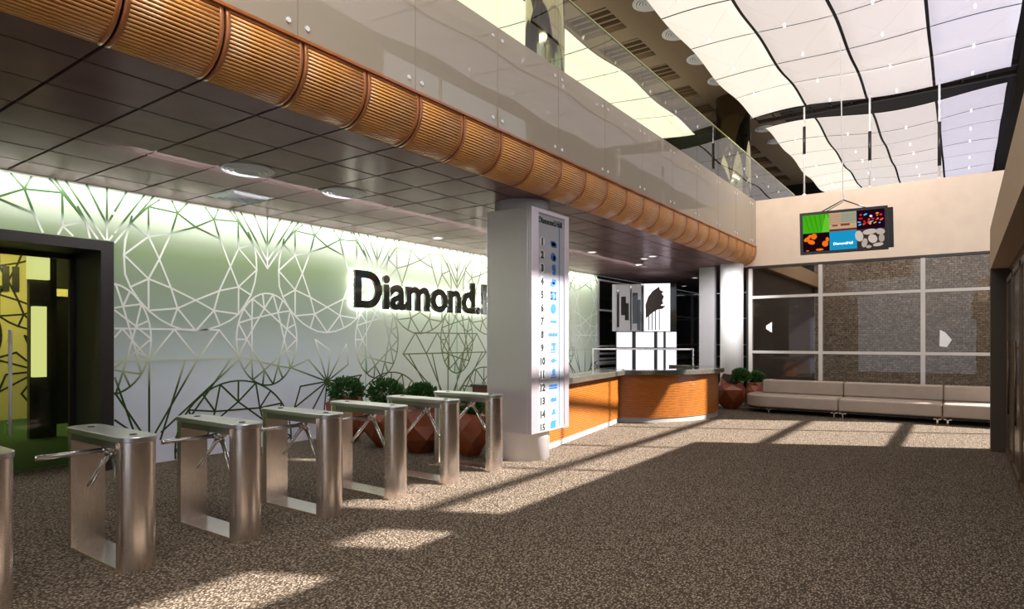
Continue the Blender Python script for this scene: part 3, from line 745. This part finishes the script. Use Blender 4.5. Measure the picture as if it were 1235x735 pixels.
# ------------------------------------------------------------------ turnstiles
def stadium(x0, x1, y0, y1, bl, n=14):
    cy, hy = (y0+y1)/2, (y1-y0)/2; P = []
    for i in range(n+1):
        a = -PI/2+PI*i/n; P.append((x1+bl*math.cos(a), cy+hy*math.sin(a)))
    for i in range(n+1):
        a = PI/2+PI*i/n; P.append((x0+bl*math.cos(a), cy+hy*math.sin(a)))
    return P
def turnstile():
    r = empty('tripod_turnstile')
    W = .25; L = .90; bl = .11
    def post(side):
        b = MB(); n = 16; hy = W/2
        x = 0 if side > 0 else -L
        P = [(x+side*bl*math.cos(-PI/2+PI*i/n), hy+hy*math.sin(-PI/2+PI*i/n)) for i in range(n+1)]
        P += [(x-side*.045, W), (x-side*.045, 0)]
        if side < 0: P = P[::-1]
        k = len(P); base = len(b.v)
        b.v += [(px, py, 0) for px, py in P]+[(px, py, .955) for px, py in P]
        b.face([base+i for i in range(k)][::-1]); b.face([base+k+i for i in range(k)])
        for i in range(k):
            b.face((base+i, base+(i+1) % k, base+k+(i+1) % k, base+k+i), 0, False)
        o = b.build('end_post', M['steel'], r)
        for p in o.data.polygons:
            if abs(p.normal.z) < .5: p.use_smooth = True
        o.data.set_sharp_from_angle(angle=math.radians(28))
    post(1); post(-1)
    b = MB(); b.box(-L+.045, -.045, 0, W, .0, .035); b.build('base_plate', M['steel'], r, bevel=.003)
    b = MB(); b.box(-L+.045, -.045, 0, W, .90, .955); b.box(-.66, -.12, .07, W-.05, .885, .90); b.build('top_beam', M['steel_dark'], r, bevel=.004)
    b = MB(); b.prism(stadium(-L, 0, -.008, W+.008, bl+.01), .955, .995, 0); o = b.build('lid', M['lid'], r, bevel=.005, seg=3)
    o.data.set_sharp_from_angle(angle=math.radians(30))
    for ix in (-.06, -.80): b = MB(); b.cyl(ix, W*.5, .995, 1.001, .026, 20); b.build('indicator', M['diffuser_dark'], r)
    hub = Vector((-.36, .10, .862))
    al = math.radians(50); nn = Vector((0, -math.cos(al), -math.sin(al))); u = Vector((0, -math.sin(al), math.cos(al)))
    b = MB(); b.tube([hub-nn*.06, hub+nn*.035], .045, 24); b.tube([hub+nn*.035, hub+nn*.05], .045, 24, r2=.025); hb = b.build('hub', M['chrome'], r)
    for ang, ln in ((0, .50), (120, .42), (240, .42)):
        d = nn*math.cos(al)+math.sin(al)*(u*math.cos(math.radians(ang))+Vector((1,0,0))*math.sin(math.radians(ang)))
        b = MB(); b.tube([hub+d*.02, hub+d*(ln-.01), hub+d*ln], .019, 14); b.build('arm', M['chrome'], r)
        b = MB(); b.tube([hub+d*.02, hub+d*.07], .024, 14); b.build('arm_socket', M['chrome'], hb)
    b = MB(); b.cyl(-.36, .12, .87, .90, .05, 20); b.build('mounting', M['chrome'], r)
    return r
TL = ['steel tripod turnstile cut off by the left edge of the picture, nearest the camera',
 'steel tripod turnstile before the black portal, arm reaching left across the glass door',
 'steel tripod turnstile just right of the one standing before the black portal',
 'steel tripod turnstile standing in the middle of the row of seven',
 'steel tripod turnstile in front of the leftmost potted shrub',
 'steel tripod turnstile second from the round column',
 'steel tripod turnstile next to the round column, last of the row']
t0 = turnstile()
for i in range(7):
    y = 2.045+.876*(i-1)
    o = t0 if i == 0 else dup(t0)
    o.location = (-4.985, y, 0); tag(o, TL[i], 'turnstile', 'row of steel turnstiles')

# ------------------------------------------------------------------ potted shrubs in faceted pots
def pot(name, x, y, rz, h, r, label, seed, lean=(.0, .0), sc=1, foff=None):
    rg = random.Random(seed)
    t = empty(name, (x, y, 0), rz, label, 'potted plant', None)
    rings = [(.0, .42), (.30, .92), (.62, 1.0), (.86, .78), (1.0, .62)]
    n = 6; b = MB(); base = 0; V = []
    for k, (z, f) in enumerate(rings):
        for i in range(n):
            a = 2*PI*(i+.5*(k % 2))/n; rr = r*f*rg.uniform(.88, 1.12); zz = z*h
            if k == len(rings)-1: zz += lean[0]*math.cos(a)*r*.8+lean[1]*math.sin(a)*r*.8
            if 0 < k < len(rings)-1: zz += rg.uniform(-.05, .05)*h
            b.v.append((rr*math.cos(a), rr*math.sin(a), max(0, zz)))
    for k in range(len(rings)-1):
        for i in range(n):
            a, c = k*n+i, k*n+(i+1) % n; p, q = a+n, c+n
            if k % 2 == 0: b.face((a, c, p)); b.face((c, q, p))
            else: b.face((a, c, q)); b.face((a, q, p))
    b.face(list(range(n))[::-1])
    o = b.build('pot', M['terracotta'], t)
    md = o.modifiers.new('solid', 'SOLIDIFY'); md.thickness = .02; md.offset = -1
    top = [Vector(b.v[(len(rings)-1)*n+i]) for i in range(n)]; ctr = sum(top, Vector())/n
    b2 = MB(); b2.v = [tuple(ctr+(p-ctr)*.9-Vector((0, 0, .04))) for p in top]+[tuple(ctr+(p-ctr)*.9-Vector((0, 0, .07))) for p in top]
    b2.face(range(n)); b2.face(list(range(n, 2*n))[::-1])
    for i in range(n): b2.face((i, (i+1) % n, n+(i+1) % n, n+i))
    b2.build('soil', M['soil'], t)
    fr = r*.72*sc; fc = ctr+Vector((0, 0, fr*.45))
    if foff: fc = ctr+Vector(foff)
    b3 = MB()
    for i in range(1500):
        d = Vector((rg.gauss(0, 1), rg.gauss(0, 1), rg.gauss(0, 1))).normalized()
        if d.z < -.75: continue
        p = fc+Vector((d.x, d.y, d.z*.8))*fr*rg.uniform(.55, 1.05)
        l = rg.uniform(.03, .055); w = l*.5
        up = (d+Vector((rg.uniform(-.6, .6), rg.uniform(-.6, .6), rg.uniform(0, .8)))).normalized(); s = up.cross(Vector((rg.uniform(-1, 1), rg.uniform(-1, 1), rg.uniform(-1, 1)))).normalized()
        k = len(b3.v); b3.v += [tuple(p-up*l*.3), tuple(p+s*w+up*l*.2), tuple(p+up*l), tuple(p-s*w+up*l*.2)]; b3.face((k, k+1, k+2, k+3))
    b3.build('foliage', M['leaf'], t)
    b4 = MB()
    for i in range(7):
        a = i*2*PI/7; b4.tube([tuple(ctr+Vector((0, 0, -.05))), tuple(fc+Vector((math.cos(a)*fr*.6, math.sin(a)*fr*.6, fr*.2)))], .006, 5)
    b4.build('stem', pbr('stem', (.06, .04, .02), .8), t)
    return t
pot('potted_shrub', -8.45, 7.0, .3, .72, .40, 'shrub in faceted orange pot nearest the printed wall, leftmost behind the turnstiles', 11, (.15, -.1))
pot('potted_shrub', -7.55, 7.05, 1.1, .72, .40, 'shrub in faceted orange pot, second from the printed wall behind the turnstiles', 23, (-.15, .1))
pot('potted_shrub', -6.72, 7.0, 2.0, .74, .40, 'shrub in faceted orange pot below the wall letters, third from the printed wall', 35, (.1, .1), .85)
pot('potted_shrub', -5.93, 7.2, 2.9, .66, .30, 'shrub in faceted dark orange pot seen through the turnstile beside the column', 48, (.2, .0), .85)
pot('potted_shrub', -4.72, 15.93, 2.6, .74, .37, 'bright green shrub spilling from faceted orange pot at the left end of the sofa', 52, (.45, -.1), .8, (-.26, -.12, .10))
pot('potted_shrub', -4.30, 16.78, .6, .66, .30, 'shrub in orange pot tucked behind the left end of the sofa', 64, (.1, .1), .9)

# ------------------------------------------------------------------ reception counter
path = [(-5.24, 8.25), (-5.40, 9.3), (-5.57, 10.4), (-5.81, 11.95)]
arcp = [(-5.81, 11.95), (-5.42, 12.12), (-5.05, 12.43), (-4.74, 12.88), (-4.55, 13.4), (-4.48, 13.95), (-4.58, 14.5), (-4.86, 15.0), (-5.3, 15.35), (-5.9, 15.5)]
def cr(P, n=6):
    out = []
    for i in range(len(P)-1):
        p0 = P[max(i-1, 0)]; p1 = P[i]; p2 = P[i+1]; p3 = P[min(i+2, len(P)-1)]
        for k in range(n):
            t = k/n; out.append(tuple(.5*((2*p1[j])+(-p0[j]+p2[j])*t+(2*p0[j]-5*p1[j]+4*p2[j]-p3[j])*t*t+(-p0[j]+3*p1[j]-3*p2[j]+p3[j])*t**3) for j in (0, 1)))
    out.append(P[-1]); return out
full_path = path+cr(arcp)[1:]
def offset(P, d):
    out = []
    for i, p in enumerate(P):
        n = Vector((0, 0)); c = 0
        for a, q in ((i-1, i), (i, i+1)):
            if a < 0 or q >= len(P): continue
            v = Vector((P[q][0]-P[a][0], P[q][1]-P[a][1])).normalized(); n += Vector((v.y, -v.x)); c += 1
        n /= c; l = n.length; n = n/(l*l) if l > .6 else n/(l*.6)
        out.append((p[0]+n.x*d, p[1]+n.y*d))
    return out
t = empty('reception_counter', (0, 0, 0), 0, 'long reception counter with orange slatted wood front and grey granite top', 'counter')
t.location = (-5.5, 11.5, 0)
def rel(P): return [(x+5.5, y-11.5) for x, y in P]
b = MB(); b.sweep(rel(offset(full_path, -.0)), rel(offset(full_path, -.10)), 0, .10); b.build('plinth', M['plinth'], t)
b = MB(); b.sweep(rel(offset(full_path, .005)), rel(offset(full_path, -.06)), .10, .98, 1)
ns = 26
for i in range(ns):
    z = .10+.88*i/ns; b.sweep(rel(offset(full_path, .018)), rel(offset(full_path, .004)), z+.003, z+.88/ns*.78, 0)
b.build('slatted_front', [M['counter_wood'], M['counter_back']], t)
b = MB(); b.sweep(rel(offset(full_path, .15)), rel(offset(full_path, -.42)), .99, 1.09); b.build('countertop', M['granite'], t, bevel=.008)
b = MB(); b.sweep(rel(offset(full_path, -.10)), rel(offset(full_path, -.14)), .0, .98); b.build('inner_panel', pbr('dark_red_wood', (.10, .025, .012), .4), t)
# back desk
t = empty('back_desk', (-8.1, 14.2, 0), 0, 'low dark wooden back desk against the printed wall behind the counter', 'desk')
b = MB(); b.box(-.7, .0, -3.5, 2.2, .70, .74); b.build('worktop', M['granite'], t)
b = MB(); b.box(-.68, -.05, -3.45, -2.0, 0, .70); b.box(-.68, -.05, 1.0, 2.15, 0, .70); b.build('cabinet', pbr('dark_red_wood2', (.10, .025, .012), .4), t)

# display stand behind the counter
a, c, s = ray(777, 400); DY = 17.4; d = DY/c; cx = a*d
t = empty('display_stand', (cx, DY, 0), math.radians(22), 'mirrored display block with a dark bird picture above white light boxes behind the counter', 'display')
W = .92
b = MB(); b.box(-W, -W+.12, -.25, .25, 1.98, 3.36, 2); b.box(-W+.12, -.08, -.20, .25, 1.98, 3.36, 2); b.box(-.08, .0, -.22, .25, 1.98, 3.36, 1); b.box(.0, W-.18, -.20, .25, 1.98, 3.36, 3); b.box(W-.18, W, -.16, .25, 1.98, 3.36, 1)
b.build('display_block', [M['chrome'], M['black_gloss'], M['grey_panel'], emis('poster_white', (.95, .93, 1), 1.0)], t)
b = MB()
pts = [(.05,2.35),(.04,2.75),(.12,2.98),(.25,3.15),(.38,3.24),(.44,3.27),(.45,3.18),(.56,3.12),(.50,3.07),(.57,2.98),(.52,2.86),(.55,2.78),(.47,2.72),(.62,2.70),(.52,2.62),(.38,2.60),(.22,2.50),(.12,2.40)]
n = len(pts); b.v = [(x, -.215, z) for x, z in pts]+[(x, -.201, z) for x, z in pts]; b.face(range(n)); b.face([n+i for i in range(n)][::-1])
for i in range(n): b.face((i, (i+1) % n, n+(i+1) % n, n+i))
for x in (.12, .22, .31, .42): b.box(x, x+.03, -.212, -.201, 2.0, 2.6)
b.build('bird_print', pbr('bird_brown', (.035, .018, .010), .5), t)
b = MB()
for x0, x1, z0, z1 in ((-.78, -.72, 2.1, 3.2), (-.66, -.52, 2.45, 3.0), (-.55, -.44, 2.3, 2.8), (-.40, -.36, 2.0, 3.3), (-.33, -.18, 2.2, 3.1), (-.20, -.10, 2.0, 2.9)):
    b.box(x0, x1, -.215, -.201, z0, z1)
b.build('dark_print', M['black_gloss'], t)
b = MB()
for x0, x1 in ((-.80, -.36), (-.24, .28), (.38, .55), (.62, W)):
    b.box(x0, x1, -.12, .1, 1.50, 1.95); b.box(x0, x1, -.12, .1, .2, 1.42)
b.build('light_box', emis('light_box', (.92, .90, 1), .7), t)
b = MB()
b.box(-.85, W, .1, .2, 0, 1.98)
b.build('back_frame', M['black'], t)
b = MB(); b.box(-1.5, 1.4, -.30, -.26, 1.43, 1.475); b.box(-1.5,-1.46,-.30,-.26,0,1.43); b.box(1.36,1.4,-.30,-.26,0,1.43); b.build('rail', M['white_paint'], t)

# white pier and far column
b = MB(); b.box(-5.88, -5.46, 17.02, 17.2, 0, SZ); b.build('trim_6', M['grey_panel'], kind='structure')
b = MB(); b.cyl(-4.93, 16.78, 0, SZ, .29, 48); b.cyl(-4.93, 16.78, 0, .12, .31, 48); tag(b.build('round_column', M['white_paint']), 'white round column at the left end of the glazed wall beside the sofa', 'column')

# ------------------------------------------------------------------ sofa
def sofa(x0, x1, label, rl=False):
    t = empty('sofa_module', ((x0+x1)/2, 15.85, 0), 0, label, 'sofa', 'modules of the long sofa')
    hw = (x1-x0)/2-.006; y0, y1 = -.50, .62
    if rl:
        P = [(hw, y0), (hw, y1), (-hw, y1)]
        for i in range(13):
            a = PI+(PI/2)*i/12; P.append((-hw+.55+.55*math.cos(a), y0+.5+.5*math.sin(a)))
    else: P = [(-hw, y0), (hw, y0), (hw, y1), (-hw, y1)]
    b = MB(); b.prism(P, .145, .42); b.build('seat', M['leather'], t, bevel=.035, seg=4)
    b = MB(); bx = -hw+(.28 if rl else 0); b.box(bx, hw, .28, .62, .425, .74); b.build('backrest', M['leather'], t, bevel=.03, seg=4)
    b = MB(); b.prism([(p[0]*.96, p[1]*.92+.02) for p in P], .11, .145); b.build('base_frame', M['leather_dark'], t)
    for lx in ((-hw+.60 if rl else -hw+.08), hw-.08):
        for ly in (-.42, .5):
            b = MB(); b.box(lx-.015, lx+.015, ly-.03, ly+.03, 0, .11); b.box(lx-.07, lx+.07, ly-.03, ly+.03, .095, .11); b.build('leg', M['chrome'], t)
sofa(-4.28, -2.22, 'taupe leather sofa module with rounded end, beside the orange pot', True)
sofa(-2.22, -.33, 'taupe leather sofa module in the middle, between the two long seams')
sofa(-.33, 1.56, 'taupe leather sofa module at the right, running behind the dark pier')

# ------------------------------------------------------------------ hanging screen
a, c, s = ray(1016.5, 279); Yd = 14.0; d = Yd/c
t = empty('hanging_screen', (a*d, Yd, 1.7+s*d), 0, 'double sided black screen hanging from the roof, showing a grid of six pictures', 'screen')
t.rotation_euler = (0, math.radians(-1.0), math.radians(9.9))
W, Hh = .775, .425
b = MB(); b.box(-W, W, -.05, .0, -Hh, Hh); b.build('front_casing', M['screen_black'], t, bevel=.006)
b = MB(); b.box(-W+.03, W+.10, .07, .12, -Hh+.05, Hh-.02); b.box(-.3, .3, 0, .07, -.2, .2); b.build('rear_casing', M['screen_black'], t, bevel=.006)
def scr(name, col, s=1.0): return emis(name, col, s*.55)
iw, ih = W-.055, Hh-.055; cw = 2*iw/3
def cell(i, j): x0 = -iw+cw*i; z0 = -ih+ih*(1-j); return x0, x0+cw, z0, z0+ih
b = MB(); mats = []; 
def quad(x0, x1, z0, z1, col, lay=0, s=1.0):
    mats.append(scr('screen_colour_%d' % len(mats), col, s)); b.box(x0, x1, -.051-.0012*(lay+1), -.051-.0012*lay, z0, z1, len(mats)-1)
def blob(cx, cz, rx, rz, col, lay=1, n=14, ang=0, s=1.0):
    mats.append(scr('screen_colour_%d' % len(mats), col, s)); k = len(b.v); y = -.0535-.0004*lay
    for i in range(n):
        a = 2*PI*i/n; x, z = rx*math.cos(a), rz*math.sin(a); b.v.append((cx+x*math.cos(ang)-z*math.sin(ang), y, cz+x*math.sin(ang)+z*math.cos(ang)))
    b.face(range(k, k+n), len(mats)-1)
def poly(P, col, lay=1):
    mats.append(scr('screen_colour_%d' % len(mats), col, 1)); k = len(b.v); b.v += [(x, -.0535-.0004*lay, z) for x, z in P]; b.face(range(k, k+len(P)), len(mats)-1)
x0, x1, z0, z1 = cell(0, 0); quad(x0, x1, z0, z1, (.06, .42, .01))
for i in range(5): poly([(x0+.02+i*.09, z1), (x0+.05+i*.09, z1), (x0+.14+i*.07, z0), (x0+.13+i*.07, z0)], (.04, .32, .005), 1)
poly([(x1-.14, z0), (x1, z0), (x1, z1-.1), (x1-.06, z1)], (.13, .55, .03), 2)
x0, x1, z0, z1 = cell(1, 0); quad(x0, x1, z0, z1, (.55, .36, .22))
quad(x0+cw*.45, x1, z0+ih*.45, z1, (.35, .36, .26), 1)
for i in range(6): quad(x0, x1, z1-.05-i*.035, z1-.044-i*.035, (.18, .13, .10), 2)
quad(x0, x1, z0, z0+.045, (.16, .03, .015), 1); quad(x0+.05, x0+.15, z0+.10, z0+.13, (.2, .05, .03), 2); quad(x0+.2, x0+.36, z0+.10, z0+.14, (.2, .05, .03), 2)
x0, x1, z0, z1 = cell(2, 0); quad(x0, x1, z0, z1, (.012, .002, .012))
rg = random.Random(4)
for i in range(26):
    blob(rg.uniform(x0+.04, x1-.05), rg.uniform(z0+.08, z1-.08), rg.uniform(.015, .04), rg.uniform(.01, .022), rg.choice([(.8, .02, .01), (.9, .35, .02), (.8, .02, .02), (.85, .85, .8), (.1, .5, .8), (.9, .1, .02)]), 1+i*.1, ang=rg.uniform(-.5, .9))
x0, x1, z0, z1 = cell(0, 1); quad(x0, x1, z0, z1, (.012, .002, .004))
for cx, cz, rx, rz, an in ((.07, .25, .06, .04, .6), (.15, .19, .07, .045, -.4), (.20, .30, .055, .06, 0), (.12, .30, .05, .03, .8), (.40, .14, .055, .06, .4), (.44, .22, .03, .05, .0), (.30, .03, .07, .022, 0), (.08, .02, .03, .01, 0)):
    blob(x0+cx, z0+cz, rx, rz, (.90, .17, .01), 1+cx, ang=an)
x0, x1, z0, z1 = cell(1, 1); quad(x0, x1, z0, z1, (.01, .30, .56))
x0, x1, z0, z1 = cell(2, 1); quad(x0, x1, z0, z1, (.05, .03, .025))
for cx, cz, rx, rz, an, cc in ((.04, .24, .07, .11, .2, .55), (.22, .31, .12, .055, .1, .5), (.40, .30, .08, .06, -.2, .45), (.13, .10, .05, .09, -.2, .42), (.27, .17, .075, .09, .5, .55), (.42, .17, .05, .08, 0, .38), (.36, .05, .09, .035, .1, .5), (.20, .02, .05, .03, 0, .4)):
    blob(min(x0+cx, x1-rx*.9), z0+cz, rx, rz, (cc*1.1, cc*.92, cc*.8), 1+cx, ang=an)
b.build('picture_grid', mats, t)
x0, x1, z0, z1 = cell(1, 1)
text_mesh('screen_text', 'DiamondHall', .07, emis('screen_text', (.9, .95, 1), 1), t, .0005, .001, (x0+.07, -.0545, z0+.10), rot=(PI/2, 0, 0), width=cw-.14)
b = MB(); b.tube([(-.38, .02, Hh), (.02, .02, Hh+.20)], .012, 8); b.tube([(.42, .02, Hh), (.02, .02, Hh+.20)], .012, 8); b.tube([(-.30, .05, Hh), (.02, .05, Hh+.17)], .008, 8); b.build('hanger_bracket', M['black'], t)
b = MB(); b.tube([(.02, .02, Hh+.20), (.02, .02, 3.78)], .010, 8); b.build('hanging_rod', M['wire'], t)

# ------------------------------------------------------------------ light
W = bpy.data.worlds.new('world'); S.world = W; W.use_nodes = True
nt = W.node_tree; bg = nt.nodes['Background']; bg.inputs[0].default_value = (.80, .88, 1, 1); bg.inputs[1].default_value = .6
def light(name, kind, loc, target, energy, color=(1,1,1), **kw):
    d = bpy.data.lights.new(name, kind); d.energy = energy; d.color = color
    for k, v in kw.items(): setattr(d, k, v)
    o = bpy.data.objects.new(name, d); COL.objects.link(o); o.location = loc
    o.rotation_euler = (Vector(target)-Vector(loc)).to_track_quat('-Z', 'Y').to_euler(); return o
light('sun', 'SUN', (14, 20, 16), (14-1.163, 20-.59, 15), 14.0, (1, .94, .89), angle=math.radians(.8))
# added fill hidden at sail height to brighten the far wall
light('far_wall_fill', 'AREA', (-2.0, 15.0, 7.4), (-2.0, 17.2, 3.6), 80, (1, .90, .80), shape='RECTANGLE', size=5.2, size_y=.2)
# added unseen fill overhead, standing in for sails not built
light('overhead_fill', 'AREA', (-.6, .5, 8.6), (.2, .5, 0), 700, (1, .95, .90), shape='RECTANGLE', size=3.6, size_y=9)
# cove light above the printed wall
light('cove_light', 'AREA', (WX+.16, 7.9, 3.66), (WX+.02, 7.9, 3.1), 100, (1, 1, .97), shape='RECTANGLE', size=18.4, size_y=.05)
light('printed_wall_fill', 'AREA', (-6.9, 9.5, 3.64), (-9.1, 9.5, 1.7), 75, (1, .97, 1), shape='RECTANGLE', size=13, size_y=.3)  # added fill with no fitting, brightens the printed wall
light('inner_room_lamp', 'AREA', (-14.6, 4.0, 3.8), (-16, 4.2, 1.6), 90, (1, .85, .5), shape='RECTANGLE', size=3, size_y=1)
light('courtyard_fill', 'AREA', (-1, 22.5, 7.4), (-1, 24.5, 0), 190, (1, .88, .74), shape='RECTANGLE', size=5, size_y=3)  # added warm fill below the roof to lift the stone wall
light('column_fill_spot', 'SPOT', (-4.3, 15.0, 3.5), (-4.93, 16.78, 2.5), 220, (1, .97, .95), spot_size=math.radians(70), spot_blend=1, shadow_soft_size=.06)  # added spot without a fitting, whitens the far column
light('reception_lamp', 'AREA', (-7.2, 13.5, 3.66), (-7.2, 13.5, 0), 30, (1, .93, .85), shape='RECTANGLE', size=1.2, size_y=5)
